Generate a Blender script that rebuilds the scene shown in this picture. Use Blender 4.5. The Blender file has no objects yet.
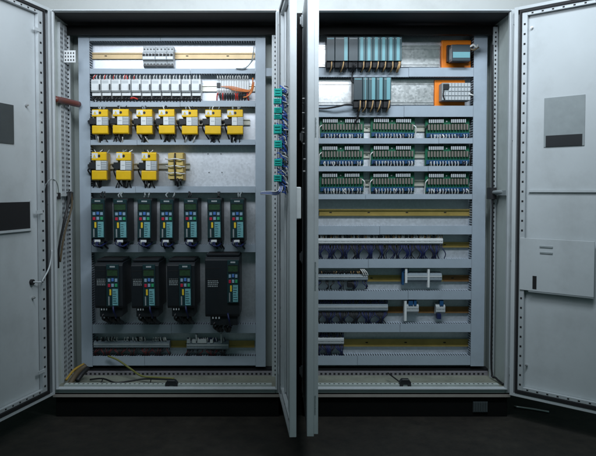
import bpy, math, random
from mathutils import Vector, Matrix
rnd = random.Random(7)
S = bpy.context.scene
COL = S.collection

# ------------------------------------------------------------------ camera model
F, PCX, PCY, TILT, DIST = 629.0, 278.0, 212.0, math.radians(2.0), 3.3
ct, st = math.cos(TILT), math.sin(TILT)
def ray(px, py):
    a, b = (px - PCX) / F, -(py - PCY) / F
    return Vector((a, ct + b * st, -st + b * ct))
def _t(px, py, y):
    r = ray(px, py); return r, (y + DIST) / r.y
_r, _tt = _t(PCX, 416, 0.02)
CAMH = -_r.z * _tt
def P(px, py, y):
    r, t = _t(px, py, y)
    return Vector((r.x * t, y, CAMH + r.z * t))
def RX(px, py, y): return P(px, py, y).x
def RZ(py, y): return P(PCX, py, y).z
def R(px0, py0, px1, py1, y):
    m = (py0 + py1) / 2
    return RX(px0, m, y), RX(px1, m, y), RZ(py1, y), RZ(py0, y)

# ------------------------------------------------------------------ materials
def mat(name, col, rough=0.5, metal=0.0, var=0.08, vscale=6.0, bump=0.0, bscale=200.0, spangle=False,
        dirt=0.0, spec=0.5, coat=0.0, emit=None):
    m = bpy.data.materials.new(name); m.use_nodes = True
    nt = m.node_tree; N = nt.nodes; L = nt.links
    bs = N['Principled BSDF']
    bs.inputs['Roughness'].default_value = rough
    bs.inputs['Metallic'].default_value = metal
    bs.inputs['Specular IOR Level'].default_value = spec
    bs.inputs['Coat Weight'].default_value = coat
    tc = N.new('ShaderNodeTexCoord')
    nz = N.new('ShaderNodeTexNoise'); nz.inputs['Scale'].default_value = vscale
    nz.inputs['Detail'].default_value = 6; nz.inputs['Roughness'].default_value = 0.62
    L.new(tc.outputs['Object'], nz.inputs['Vector'])
    rp = N.new('ShaderNodeMapRange')
    rp.inputs['From Min'].default_value = 0.3; rp.inputs['From Max'].default_value = 0.7
    rp.inputs['To Min'].default_value = 1 - var; rp.inputs['To Max'].default_value = 1 + var
    L.new(nz.outputs['Fac'], rp.inputs['Value'])
    mx = N.new('ShaderNodeVectorMath'); mx.operation = 'SCALE'
    mx.inputs[0].default_value = col
    L.new(rp.outputs['Result'], mx.inputs['Scale'])
    out = mx.outputs['Vector']
    if spangle:
        vo = N.new('ShaderNodeTexVoronoi'); vo.inputs['Scale'].default_value = 95
        L.new(tc.outputs['Object'], vo.inputs['Vector'])
        rr = N.new('ShaderNodeMapRange'); rr.inputs['To Min'].default_value = 0.90; rr.inputs['To Max'].default_value = 1.05
        L.new(vo.outputs['Color'], rr.inputs['Value'])
        m2 = N.new('ShaderNodeVectorMath'); m2.operation = 'SCALE'
        L.new(out, m2.inputs[0]); L.new(rr.outputs['Result'], m2.inputs['Scale']); out = m2.outputs['Vector']
        r3 = N.new('ShaderNodeMapRange'); r3.inputs['To Min'].default_value = rough - 0.03; r3.inputs['To Max'].default_value = rough + 0.05
        L.new(vo.outputs['Color'], r3.inputs['Value']); L.new(r3.outputs['Result'], bs.inputs['Roughness'])
    if dirt > 0:
        n2 = N.new('ShaderNodeTexNoise'); n2.inputs['Scale'].default_value = 2.3; n2.inputs['Detail'].default_value = 9
        n2.inputs['Roughness'].default_value = 0.7
        L.new(tc.outputs['Object'], n2.inputs['Vector'])
        r2 = N.new('ShaderNodeMapRange'); r2.inputs['From Min'].default_value = 0.5; r2.inputs['From Max'].default_value = 0.75
        r2.inputs['To Min'].default_value = 0; r2.inputs['To Max'].default_value = dirt
        L.new(n2.outputs['Fac'], r2.inputs['Value'])
        mm = N.new('ShaderNodeMix'); mm.data_type = 'RGBA'
        L.new(r2.outputs['Result'], mm.inputs['Factor']); L.new(out, mm.inputs['A'])
        mm.inputs['B'].default_value = (0.09, 0.08, 0.06, 1)
        out = mm.outputs['Result']
    L.new(out, bs.inputs['Base Color'])
    if bump > 0:
        nb = N.new('ShaderNodeTexNoise'); nb.inputs['Scale'].default_value = bscale
        L.new(tc.outputs['Object'], nb.inputs['Vector'])
        bp = N.new('ShaderNodeBump'); bp.inputs['Strength'].default_value = bump; bp.inputs['Distance'].default_value = 0.002
        L.new(nb.outputs['Fac'], bp.inputs['Height']); L.new(bp.outputs['Normal'], bs.inputs['Normal'])
    return m
M = {}
M['paint'] = mat('grey_textured_paint', (0.53, 0.56, 0.58), 0.42, var=0.05, vscale=3, bump=0.15, bscale=420, dirt=0.25)
M['paint_in'] = mat('grey_inner_paint', (0.50, 0.55, 0.53), 0.45, var=0.06, vscale=3, bump=0.15, bscale=420, dirt=0.3)
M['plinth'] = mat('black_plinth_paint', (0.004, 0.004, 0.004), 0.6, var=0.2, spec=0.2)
M['duct'] = mat('duct_plastic', (0.36, 0.42, 0.485), 0.48, var=0.04, vscale=14, bump=0.12, bscale=300, dirt=0.22)
M['duct_in'] = mat('duct_wires', (0.02, 0.02, 0.028), 0.7, var=0.3, vscale=60)
M['galv'] = mat('galvanised_sheet', (0.77, 0.79, 0.84), 0.50, metal=0.88, var=0.06, vscale=4, spangle=True)
M['alu'] = mat('aluminium_profile', (0.80, 0.80, 0.80), 0.30, metal=0.9, var=0.10, vscale=18, spangle=True)
M['zinc'] = mat('zinc_rail', (0.72, 0.70, 0.62), 0.35, metal=0.7, var=0.08)
M['tan'] = mat('tan_rail', (0.52, 0.39, 0.22), 0.45, metal=0.35, var=0.15, vscale=9)
M['brass'] = mat('yellow_passivated_rail', (0.50, 0.37, 0.12), 0.38, metal=0.6, var=0.18, vscale=9)
M['rust'] = mat('browned_rail', (0.30, 0.16, 0.06), 0.45, metal=0.5, var=0.25, vscale=12)
M['perf'] = mat('perforated_galvanised', (0.52, 0.55, 0.57), 0.5, metal=0.25, var=0.1, vscale=10)
M['pan'] = mat('dusty_floor_pan', (0.26, 0.27, 0.22), 0.6, var=0.25, vscale=9, dirt=0.5)
M['rail_dim'] = mat('dull_zinc', (0.30, 0.28, 0.31), 0.5, metal=0.3, var=0.1)
M['lip'] = mat('plinth_lip_paint', (0.38, 0.34, 0.31), 0.55, var=0.1, dirt=0.3)
M['roof'] = mat('roof_painted_shade', (0.030, 0.030, 0.034), 0.7, var=0.2)  # shade under the cabinet roof is put into this dark colour
M['recess'] = mat('dark_grey_backing', (0.055, 0.065, 0.070), 0.5, var=0.15)
M['hole'] = mat('hole_dark', (0.008, 0.008, 0.01), 0.8)
M['gasket'] = mat('black_rubber', (0.012, 0.012, 0.014), 0.7, var=0.15)
M['black'] = mat('black_plastic', (0.016, 0.017, 0.020), 0.42, var=0.15)
M['drive'] = mat('dark_drive_casing', (0.008, 0.011, 0.015), 0.45, var=0.15, dirt=0.12)
M['drive_fr'] = mat('dark_teal_panel', (0.010, 0.035, 0.040), 0.4, var=0.12)
M['lcd'] = mat('unlit_lcd', (0.030, 0.065, 0.032), 0.2, var=0.25, vscale=90)
M['btn_w'] = mat('pale_key', (0.26, 0.38, 0.50), 0.5)
M['btn_b'] = mat('blue_key', (0.07, 0.18, 0.50), 0.5)
M['btn_r'] = mat('red_key', (0.50, 0.015, 0.05), 0.5)
M['btn_g'] = mat('green_key', (0.03, 0.33, 0.14), 0.5)
M['teal_lab'] = mat('teal_label', (0.16, 0.40, 0.43), 0.5, var=0.2, vscale=60)
M['yel_lab'] = mat('yellow_label', (0.80, 0.55, 0.03), 0.5)
M['white'] = mat('white_plastic', (0.72, 0.74, 0.75), 0.45, var=0.06, vscale=20, dirt=0.08)
M['pale'] = mat('pale_grey_plastic', (0.50, 0.53, 0.55), 0.5, var=0.06, vscale=20, dirt=0.1)
M['grey'] = mat('mid_grey_plastic', (0.27, 0.30, 0.31), 0.5, var=0.08, vscale=20)
M['term'] = mat('terminal_plastic', (0.27, 0.32, 0.36), 0.5, var=0.08, vscale=20)
M['yellow'] = mat('yellow_plastic', (0.82, 0.50, 0.006), 0.40, var=0.07, vscale=15, dirt=0.1)
M['ochre'] = mat('ochre_plastic', (0.42, 0.26, 0.04), 0.5, var=0.1, vscale=15)
M['cream'] = mat('cream_plastic', (0.62, 0.46, 0.15), 0.5, var=0.1, vscale=15)
M['orange'] = mat('orange_plastic', (0.86, 0.22, 0.004), 0.45, var=0.07, vscale=15)
M['plc'] = mat('slate_plc_plastic', (0.026, 0.043, 0.054), 0.45, var=0.08, vscale=15)
M['plc2'] = mat('teal_plc_plastic', (0.042, 0.095, 0.110), 0.45, var=0.08, vscale=15)
M['plcs'] = mat('light_teal_strip', (0.14, 0.34, 0.38), 0.45, var=0.05)
M['pcb'] = mat('green_circuit_board', (0.008, 0.120, 0.060), 0.4, var=0.25, vscale=70)
M['relay'] = mat('small_relay', (0.19, 0.165, 0.145), 0.45, var=0.1, vscale=30)
M['blue'] = mat('blue_plastic', (0.015, 0.075, 0.19), 0.45, var=0.1)
M['wblue'] = mat('blue_wire', (0.008, 0.014, 0.075), 0.5, var=0.2)
M['wblk'] = mat('black_wire', (0.012, 0.012, 0.014), 0.5)
M['wwht'] = mat('white_wire', (0.70, 0.70, 0.68), 0.5)
M['wtan'] = mat('tan_wire', (0.50, 0.32, 0.15), 0.5)
M['wred'] = mat('red_wire', (0.55, 0.03, 0.02), 0.5)
M['wdred'] = mat('dark_red_wire', (0.10, 0.012, 0.014), 0.55)
M['hblue'] = mat('bright_blue_wire', (0.03, 0.10, 0.42), 0.5, var=0.2)
M['worg'] = mat('orange_wire', (0.70, 0.22, 0.06), 0.5)
M['wyg'] = mat('yellow_green_wire', (0.20, 0.20, 0.05), 0.55)
M['teal'] = mat('teal_connector', (0.015, 0.42, 0.36), 0.4, var=0.15, vscale=40)
M['copper'] = mat('red_brown_tube', (0.14, 0.035, 0.025), 0.4, var=0.2)
M['brown'] = mat('brown_cable', (0.11, 0.080, 0.045), 0.6, var=0.2)
M['steel'] = mat('steel', (0.55, 0.55, 0.55), 0.35, metal=0.9)
M['wall'] = mat('whitewashed_wall', (0.74, 0.75, 0.74), 0.9, var=0.05, vscale=2, bump=0.3, bscale=45, dirt=0.2)
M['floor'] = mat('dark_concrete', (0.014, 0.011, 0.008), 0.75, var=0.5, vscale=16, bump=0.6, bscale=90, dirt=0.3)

# ------------------------------------------------------------------ mesh builder
ORG = {}
class MB:
    def __init__(s): s.v = []; s.f = []; s.m = []; s.sm = []
    def _add(s, vs, fs, m, smooth=False):
        o = len(s.v); s.v += [Vector(v) for v in vs]
        for f in fs: s.f.append([i + o for i in f]); s.m.append(m); s.sm.append(smooth)
    def box(s, x0, x1, y0, y1, z0, z1, m=0):
        if x0 > x1: x0, x1 = x1, x0
        if y0 > y1: y0, y1 = y1, y0
        if z0 > z1: z0, z1 = z1, z0
        s._add([(x0,y0,z0),(x1,y0,z0),(x1,y1,z0),(x0,y1,z0),(x0,y0,z1),(x1,y0,z1),(x1,y1,z1),(x0,y1,z1)],
               [(0,3,2,1),(4,5,6,7),(0,1,5,4),(1,2,6,5),(2,3,7,6),(3,0,4,7)], m); return s
    def rbox(s, r, y0, y1, m=0): return s.box(r[0], r[1], y0, y1, r[2], r[3], m)
    def prism(s, poly, a, b, axis='y', m=0):
        # poly: 2-D outline; axis 'y': (x,z) outline run from y=a to b; 'x': (y,z) outline run along x
        n = len(poly)
        pt = (lambda p, t: (p[0], t, p[1])) if axis == 'y' else (lambda p, t: (t, p[0], p[1]))
        vs = [pt(p, a) for p in poly] + [pt(p, b) for p in poly]
        fs = [tuple(range(n)), tuple(range(2*n-1, n-1, -1))] + [(i, i+n, (i+1) % n + n, (i+1) % n) for i in range(n)]
        s._add(vs, fs, m); return s
    def tube(s, pts, r, m=0, n=6, sub=4):
        pts = [Vector(p) for p in pts]
        if len(pts) > 2:
            out = []
            for i in range(len(pts) - 1):
                p0, p1, p2, p3 = pts[max(i-1,0)], pts[i], pts[i+1], pts[min(i+2, len(pts)-1)]
                for k in range(sub):
                    t = k / sub
                    out.append(0.5*((2*p1)+(p2-p0)*t+(2*p0-5*p1+4*p2-p3)*t*t+(3*p1-p0-3*p2+p3)*t**3))
            out.append(pts[-1]); pts = out
        vs, fs = [], []
        for i, p in enumerate(pts):
            d = (pts[min(i+1, len(pts)-1)] - pts[max(i-1, 0)])
            d = d.normalized() if d.length > 1e-9 else Vector((0,0,1))
            u = d.cross(Vector((0.31,0.2,0.93)));
            if u.length < 1e-3: u = d.cross(Vector((1,0,0)))
            u.normalize(); w = d.cross(u)
            for k in range(n):
                a = 2*math.pi*k/n; vs.append(p + r*(math.cos(a)*u + math.sin(a)*w))
        for i in range(len(pts)-1):
            for k in range(n):
                fs.append((i*n+k, i*n+(k+1)%n, (i+1)*n+(k+1)%n, (i+1)*n+k))
        fs.append(tuple(range(n-1,-1,-1))); fs.append(tuple(range((len(pts)-1)*n, len(pts)*n)))
        s._add(vs, fs, m, True); return s
    def cyl(s, c, r, d, axis='y', m=0, n=16):
        c = Vector(c); ax = {'x':Vector((1,0,0)),'y':Vector((0,1,0)),'z':Vector((0,0,1))}[axis]
        u = {'x':Vector((0,1,0)),'y':Vector((1,0,0)),'z':Vector((1,0,0))}[axis]; w = ax.cross(u)
        vs = []
        for e in (0, d):
            for k in range(n):
                a = 2*math.pi*k/n; vs.append(c + e*ax + r*(math.cos(a)*u + math.sin(a)*w))
        fs = [tuple(range(n)), tuple(range(2*n-1, n-1, -1))] + [(k, k+n, (k+1)%n+n, (k+1)%n) for k in range(n)]
        s._add(vs, fs, m); return s
    def build(s, name, mats, parent=None, bevel=0.0, local=False, seg=1):
        if isinstance(mats, str): mats = [mats]
        me = bpy.data.meshes.new(name)
        if parent is not None: org = ORG[parent.name]
        elif local: org = Vector((0,0,0))
        else:
            xs = [v.x for v in s.v]; ys = [v.y for v in s.v]; zs = [v.z for v in s.v]
            org = Vector(((min(xs)+max(xs))/2, (min(ys)+max(ys))/2, min(zs)))
        me.from_pydata([tuple(v - org) for v in s.v], [], s.f)
        for k in mats: me.materials.append(M[k])
        for i, p in enumerate(me.polygons): p.material_index = s.m[i]; p.use_smooth = s.sm[i]
        import bmesh as _b
        bm = _b.new(); bm.from_mesh(me); _b.ops.recalc_face_normals(bm, faces=bm.faces); bm.to_mesh(me); bm.free()
        o = bpy.data.objects.new(name, me); COL.objects.link(o)
        if parent is not None: o.parent = parent
        else: o.location = org
        ORG[o.name] = org.copy()
        if bevel > 0:
            b = o.modifiers.new('bevel', 'BEVEL'); b.width = bevel; b.segments = seg; b.limit_method = 'ANGLE'
            b.angle_limit = math.radians(40); b.harden_normals = False
        return o
def tag(o, label=None, cat=None, group=None, kind=None):
    if label: o['label'] = label
    if cat: o['category'] = cat
    if group: o['group'] = group
    if kind: o['kind'] = kind
    return o
def thing(name, loc, label, cat, group=None):
    o = bpy.data.objects.new(name, None); COL.objects.link(o); o.location = loc; o.empty_display_size = 0.05
    ORG[o.name] = Vector(loc); return tag(o, label, cat, group)
def kids(o): return KIDS.get(o.name, [])
KIDS = {}
def index_kids():
    KIDS.clear()
    for o in COL.objects:
        if o.parent: KIDS.setdefault(o.parent.name, []).append(o)
def copy_tree(root, delta, label, jit=1.0):
    index_kids()
    def rec(o, par):
        c = o.copy(); COL.objects.link(c)
        if par is not None: c.parent = par
        for k in kids(o): rec(k, c)
        return c
    c = rec(root, None); c.location = Vector(root.location) + Vector(delta) + Vector((rnd.uniform(-.0012,.0012), 0, rnd.uniform(-.0018,.0018)*jit)); c.rotation_euler = (0, rnd.uniform(-.012,.012)*jit, rnd.uniform(-.02,.02)*jit); c['label'] = label; ORG[c.name] = Vector(c.location)
    return c

# ------------------------------------------------------------------ setting
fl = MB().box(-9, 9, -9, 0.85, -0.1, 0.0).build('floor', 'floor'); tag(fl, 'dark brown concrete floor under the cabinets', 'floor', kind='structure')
wl = MB().box(-9, 9, 0.55, 0.75, 0.0, 5.0).build('wall', 'wall'); tag(wl, 'whitewashed wall behind the two cabinets', 'wall', kind='structure')

# ------------------------------------------------------------------ cabinets
YP = 0.36           # front of the mounting plate
YD = 0.29           # front of the cable ducts
DEPTH = 0.40
ZB, ZT = RZ(393, 0), RZ(9.5, 0)

def duct_h(par, x0, x1, py0, py1, teeth=0.014, label=None):
    z1, z0 = RZ(py0, YD), RZ(py1, YD)
    b = MB()
    sx = x0 + (x1-x0)*rnd.uniform(0.25, 0.8); dz = rnd.uniform(0.0004, 0.0016)
    b.box(x0, sx-0.0008, YD, YD+0.004, z0, z1); b.box(sx+0.0008, x1, YD-0.0008, YD+0.004, z0+dz, z1+dz)     # two lid lengths
    b.box(x0, x1, YP-0.004, YP-0.001, z0+0.002, z1-0.002)     # base
    b.box(x0+0.002, x1-0.002, YD+0.016, YP-0.006, z0+0.008, z1-0.008, 1)   # wires inside
    n = int((x1-x0)/teeth); p = (x1-x0)/n
    for k in range(n):
        xa = x0 + k*p + 0.001; xb = xa + p*0.56
        for zz in (z0+0.002, z1-0.0035): b.box(xa, xb, YD+0.0042, YP-0.0042, zz, zz+0.0015)
    o = b.build('cable_duct', ['duct','duct_in'], par)
    return o
def duct_v(par, pxa, pxb, pya, pyb, teeth=0.014):
    m = (pya+pyb)/2
    x0, x1 = RX(pxa, m, YD), RX(pxb, m, YD); z1, z0 = RZ(pya, YD), RZ(pyb, YD)
    b = MB()
    b.box(x0, x1, YD-0.002, YD+0.002, z0, z1)
    b.box(x0, x1, YP-0.004, YP-0.001, z0, z1)
    b.box(x0+0.008, x1-0.008, YD+0.016, YP-0.006, z0+0.002, z1-0.002, 1)
    n = int((z1-z0)/teeth); p = (z1-z0)/n
    for k in range(n):
        za = z0 + k*p + 0.001; zb = za + p*0.56
        for xx in (x0+0.002, x1-0.0035): b.box(xx, xx+0.0015, YD+0.0022, YP-0.0042, za, zb)
    b.build('cable_duct', ['duct','duct_in'], par)
    return x0, x1
def din_rail(par, pxa, pxb, py0, py1, mk='zinc', yf=0.345):
    x0, x1, z0, z1 = R(pxa, py0, pxb, py1, yf)
    h = z1-z0; b = MB()
    b.box(x0, x1, yf, yf+0.0015, z0, z0+h*0.2); b.box(x0, x1, yf, yf+0.0015, z1-h*0.2, z1)
    b.box(x0, x1, yf+0.008, yf+0.0095, z0+h*0.2, z1-h*0.2)
    b.box(x0, x1, yf+0.0015, yf+0.008, z0+h*0.19, z0+h*0.2); b.box(x0, x1, yf+0.0015, yf+0.008, z1-h*0.2, z1-h*0.19)
    L = x1-x0; n = max(1, int(L/0.22))
    for k in range(n):
        xa = x0 + (k+0.3)*L/n
        b.box(xa, xa+0.014, yf+0.0070, yf+0.0085, z0+h*0.43, z0+h*0.57, 1)
    return b.build('din_rail', [mk,'hole'], par)
def perf_strip(b, fn, n0, n1, pitch, size, th):
    """dark holes along a strip: fn(t) -> box args"""
    t = n0
    while t < n1: b.box(*fn(t), 1); t += pitch

def make_cabinet(x0, x1, label):
    c = thing('electrical_cabinet', ((x0+x1)/2, DEPTH/2, 0), label, 'cabinet', 'control cabinets standing side by side')
    t = 0.003
    b = MB()   # outer shell: sides, roof, floor pan, back
    MB().box(x0, x0+t, 0.0, DEPTH, ZB, ZT).build('side_wall', 'paint_in', c); MB().box(x1-t, x1, 0.0, DEPTH, ZB, ZT).build('side_wall', 'paint_in', c)
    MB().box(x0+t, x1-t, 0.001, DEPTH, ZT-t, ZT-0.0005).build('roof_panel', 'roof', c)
    MB().box(x0+t, x1-t, DEPTH-t, DEPTH-0.0005, ZB+0.004, ZT-t-0.001).build('back_panel', 'paint_in', c)
    MB().box(x0+t, x1-t, 0.02, DEPTH-t-0.001, ZB+0.010, ZB+0.014).build('floor_pan', 'pan', c)
    b = MB().box(x0+0.05, x1-0.05, 0.030, 0.062, ZB+0.0145, ZB+0.036)
    k = x0+0.07
    while k < x1-0.07:
        b.box(k, k+0.009, 0.040, 0.050, ZB+0.0355, ZB+0.0368, 1); k += 0.025
    b.build('front_ledge', ['paint_in','hole'], c)
    za, zb = RZ(376, 0.27), RZ(371.5, 0.27)
    b = MB().box(x0+0.03, x1-0.03, 0.27, 0.285, za, zb); k = x0+0.04
    while k < x1-0.05:
        b.box(k, k+0.012, 0.2692, 0.2705, za+(zb-za)*0.3, za+(zb-za)*0.7, 1); k += 0.025
    b.build('cross_rail', ['rail_dim','hole'], c)
    MB().box(x0+0.02, x1-0.02, 0.30, 0.352, ZB+0.0145, RZ(368.5, 0.30)).build('gap_shade_block', 'gasket', c)  # added black block, stands in for the shaded gap below the mounting plate
    # front frame: rolled flange
    fw = 0.028
    b = MB()
    b.box(x0, x0+fw, -0.003, 0.022, ZB, ZT); b.box(x1-fw, x1, -0.003, 0.022, ZB, ZT)
    b.box(x0+fw, x1-fw, -0.003, 0.022, ZT-0.011, ZT); b.box(x0+fw, x1-fw, -0.003, 0.022, ZB, ZB+0.030)
    b.build('front_frame', 'paint', c, bevel=0.004, seg=2)
    # raised sealing lip round the opening
    b = MB(); i = fw-0.008
    b.box(x0+i, x0+i+0.004, -0.012, -0.0032, ZB+0.022, ZT-0.006); b.box(x1-i-0.004, x1-i, -0.012, -0.0032, ZB+0.022, ZT-0.006)
    b.box(x0+i+0.004, x1-i-0.004, -0.012, -0.0032, ZT-0.009, ZT-0.006); b.box(x0+i+0.004, x1-i-0.004, -0.012, -0.0032, ZB+0.022, ZB+0.026)
    b.build('sealing_lip', 'pale', c)
    # black plinth
    b = MB().box(x0+0.012, x1-0.012, 0.012, DEPTH-0.012, 0.0, ZB-0.006)
    b.box(x0+0.004, x1-0.004, 0.004, DEPTH-0.004, ZB-0.006, ZB-0.0005)
    b.build('plinth', 'plinth', c, bevel=0.002)
    MB().box(x0+0.002, x1-0.002, -0.004, 0.003, RZ(396.8,0), RZ(394.3,0)).build('plinth_lip', 'lip', c)
    return c
XL0, XL1 = RX(50.3, 200, 0), RX(281, 200, 0)
XR0, XR1 = RX(302.3, 200, 0), RX(513, 200, 0)
cabL = make_cabinet(XL0, XL1, 'left grey control cabinet with yellow relays and rows of black drives inside')
cabR = make_cabinet(XR0, XR1, 'right grey control cabinet with green relay boards and rows of terminal strips inside')

MB().box(XL1+0.004, XR0-0.001, 0.03, 0.36, 0.0, ZT-0.01).build('gap_dark_panel','plinth',cabL)  # black panel added so the gap between the cabinets stays dark
# perforated uprights on the side walls (their holes are dark slots)
def upright(par, xw, sgn, ya, yb, z0, z1, name='perforated_rail', proud=0.014):
    b = MB(); xa, xb = (xw, xw+proud) if sgn > 0 else (xw-proud, xw)
    b.box(xa, xb, ya, yb, z0, z1)
    face = xb if sgn > 0 else xa
    z = z0+0.01
    while z < z1-0.02:
        for yy in ((ya+(yb-ya)*0.25), (ya+(yb-ya)*0.70)):
            b.box(face-0.0006, face+0.0008, yy-0.004, yy+0.004, z, z+0.012, 1)
        z += 0.025
    return b.build(name, ['perf','hole'], par)
def upright_front(par, x0, x1, y, z0, z1):
    b = MB().box(x0, x1, y, y+0.012, z0, z1)
    z = z0+0.01; xm = (x0+x1)/2
    while z < z1-0.02:
        b.box(xm-0.004, xm+0.004, y-0.0008, y+0.0005, z, z+0.010, 1); z += 0.025
    return b.build('perforated_rail', ['perf','hole'], par)
upright(cabL, XL0+0.003, 1, 0.130, 0.175, ZB+0.01, ZT-0.03)
upright(cabL, XL0+0.003, 1, 0.195, 0.240, ZB+0.01, ZT-0.03)
upright_front(cabL, XL0+0.004, XL0+0.024, 0.262, ZB+0.01, ZT-0.03)
upright_front(cabL, XL1-0.050, XL1-0.012, 0.25, ZB+0.01, ZT-0.03)
upright_front(cabR, XR1-0.034, XR1-0.010, 0.23, ZB+0.01, ZT-0.03)
upright(cabR, XR0+0.003, 1, 0.15, 0.21, ZB+0.01, ZT-0.03)
# ceiling braces; their black colour stands in for shade at the cabinet top
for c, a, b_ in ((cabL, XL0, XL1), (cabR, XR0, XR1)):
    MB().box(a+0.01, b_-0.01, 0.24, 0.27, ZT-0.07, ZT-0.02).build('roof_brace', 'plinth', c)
# perforated plate piece high on the left wall; white colour imitates reflected light
b = MB(); x0, x1, z0, z1 = R(64, 50.5, 75.5, 62.5, 0.185); x0 = XL0+0.0172
b.box(x0, x1, 0.185, 0.188, z0, z1); b.box(x0, x0+0.003, 0.188, 0.25, z0, z1)
for i in range(4):
    for k in range(3):
        xx = x0+(x1-x0)*(0.10+0.23*i); zz = z0+(z1-z0)*(0.12+0.29*k)
        b.box(xx, xx+0.006, 0.1842, 0.1852, zz, zz+0.010, 1)
b.build('fixing_plate', ['white','hole'], cabL)

# mounting plates
def make_plate(par, px0, px1, py0, py1):
    x0, x1, z0, z1 = R(px0, py0, px1, py1, YP)
    return MB().box(x0, x1, YP, YP+0.003, z0, z1).build('mounting_plate', 'galv', par)
plL = make_plate(cabL, 83, 264, 37, 367)
plR = make_plate(cabR, 303, 482.5, 34, 367)
lx0, lx1 = duct_v(plL, 80.0, 91.0, 36.5, 366.5)
qx0, qx1 = duct_v(plL, 255.5, 265.5, 36.5, 366.5)
for a, b_ in ((36.5,41.0),(68.6,73.8),(101,106.8),(139.8,145.0),(186.5,192.8),(244.5,252.2),(324.5,333.2),(356.2,365.4)):
    duct_h(plL, lx1+0.001, qx0-0.001, a, b_)
b = MB()
for dx in (-0.003,):
    for (px,py) in ((208,154),(221,154),(209,172.5),(222,172.5)):
        p = P(px,py,YP); b.cyl((p.x,YP-0.0012,p.z),0.003,0.0022,'y')
b.build('screw_hole', 'hole', plL)
rx0, rx1 = duct_v(plR, 472.3, 485.5, 36, 366)
sx0, sx1 = duct_v(plR, 304.0, 313.0, 36, 366)
for a, b_ in ((68,77),(106,117),(138.2,143.6),(166.2,171.3),(194.2,199.2),(226,234.6),(259.2,268),(291,299.6),(324,332),(355.8,365)):
    duct_h(plR, sx1+0.001, rx0-0.001, a, b_)

# rails
din_rail(plL, 92, 255, 52.6, 59, 'tan')
din_rail(plL, 92, 255, 85, 91.5, 'zinc')
din_rail(plL, 92, 250, 119, 125, 'zinc')
din_rail(plL, 92, 190, 163, 169, 'zinc')
din_rail(plL, 92, 254.5, 340.5, 347.5, 'brass')
din_rail(plR, 318, 471, 209, 216, 'brass')
din_rail(plR, 315, 471, 242, 247.5, 'brass')
din_rail(plR, 315, 443, 275, 281.5, 'brass')
din_rail(plR, 443.3, 471, 275, 281.5, 'rust')
din_rail(plR, 315, 471, 306.5, 313, 'rust')
din_rail(plR, 315, 471, 339, 346.5, 'brass')
for py in (128.5, 155, 183): din_rail(plR, 315, 471, py-3.2, py+3.2, 'zinc', 0.350)
def profile_rail(par, pxa, pxb, py0, py1):
    yf = 0.335; x0, x1, z0, z1 = R(pxa, py0, pxb, py1, yf); h = z1-z0
    b = MB().box(x0, x1, yf+0.004, YP-0.001, z0, z1)
    for a, e in ((0.0,0.06),(0.09,0.13),(0.80,0.84),(0.93,1.0)): b.box(x0, x1, yf, yf+0.0045, z0+a*h, z0+e*h)
    return b.build('profile_rail', 'alu', par, bevel=0.001)
profile_rail(plR, 314, 440, 45, 67); profile_rail(plR, 314, 434, 79.5, 105)

# grey cover plate of the duct joint between the left plate and the frame (top right)
r = R(265.8, 68.5, 274.5, 76.5, 0.31); MB().rbox(r, 0.30, 0.31).build('duct_stub', 'duct', plL)

# ------------------------------------------------------------------ doors
def make_door(par, hx, hy, ang, w, z0, z1, hinge_z, mirror, free_rim=0.012):
    """local frame: x from hinge to free edge, y>0 is the inside face, door sheet at y=0"""
    bpy_o = None
    th = 0.026
    b = MB()
    b.box(0, w, -0.002, 0.0, z0, z1)
    b.box(0, 0.0018, 0.0, th, z0, z1); b.box(w-0.0018, w, 0.0, th, z0, z1)
    b.box(0.0018, w-0.0018, 0.0, th, z1-0.0018, z1); b.box(0.0018, w-0.0018, 0.0, th, z0, z0+0.0018)
    b.box(0.0, 0.020, th, th+0.0016, z0, z1); b.box(w-free_rim, w, th, th+0.0016, z0, z1)
    b.box(0.020, w-free_rim, th, th+0.0016, z1-0.016, z1); b.box(0.020, w-free_rim, th, th+0.0016, z0, z0+0.016)
    d = b.build('door', 'paint', None, bevel=0.0012, local=True)
    if mirror:
        for v in d.data.vertices: v.co.y = -v.co.y
        d.data.flip_normals()
    d.parent = par; d.location = Vector((hx, hy, 0)) - ORG[par.name]; d.rotation_euler = (0, 0, ang)
    ORG[d.name] = Vector((0,0,0))
    return d
class LM(MB):
    """builder in door coordinates that flips the inside direction when mirrored"""
    def __init__(s, mir): super().__init__(); s.mir = mir
    def build(s, *a, **k):
        if s.mir:
            for v in s.v: v.y = -v.y
        return super().build(*a, **k)
def door_inner(d, w, z0, z1, mir, gap0=0.028, free=0.012, strip=0.020, holes=0.05, gasket=True):
    th = 0.026
    if gasket:
        b = LM(mir); g = 0.009
        b.box(gap0-0.006, gap0-0.006+g, 0.001, th+0.004, z0+0.018, z1-0.018)
        b.box(gap0+0.003, w-free, 0.001, th+0.004, z1-0.030, z1-0.018); b.box(gap0+0.003, w-free, 0.001, th+0.004, z0+0.018, z0+0.034)
        b.build('gasket', 'gasket', d)
    b = LM(mir); s = gap0+0.005
    b.box(s, s+strip, 0.004, 0.022, z0+0.036, z1-0.032)
    z = z0+0.06
    while z < z1-0.06:
        b.box(s+strip*0.32, s+strip*0.68, 0.0215, 0.0228, z, z+0.010, 1); z += holes
    b.box(s+strip+0.0005, w-free, 0.004, 0.022, z1-0.048, z1-0.032); b.box(s+strip+0.0005, w-free, 0.004, 0.022, z0+0.036, z0+0.052)
    x = s+strip+0.02
    while x < w-free-0.02:
        for zz in (z1-0.044, z0+0.040): b.box(x, x+0.010, 0.0215, 0.0228, zz, zz+0.007, 1)
        x += holes
    b.build('stiffening_frame', ['perf','hole'], d)
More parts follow.
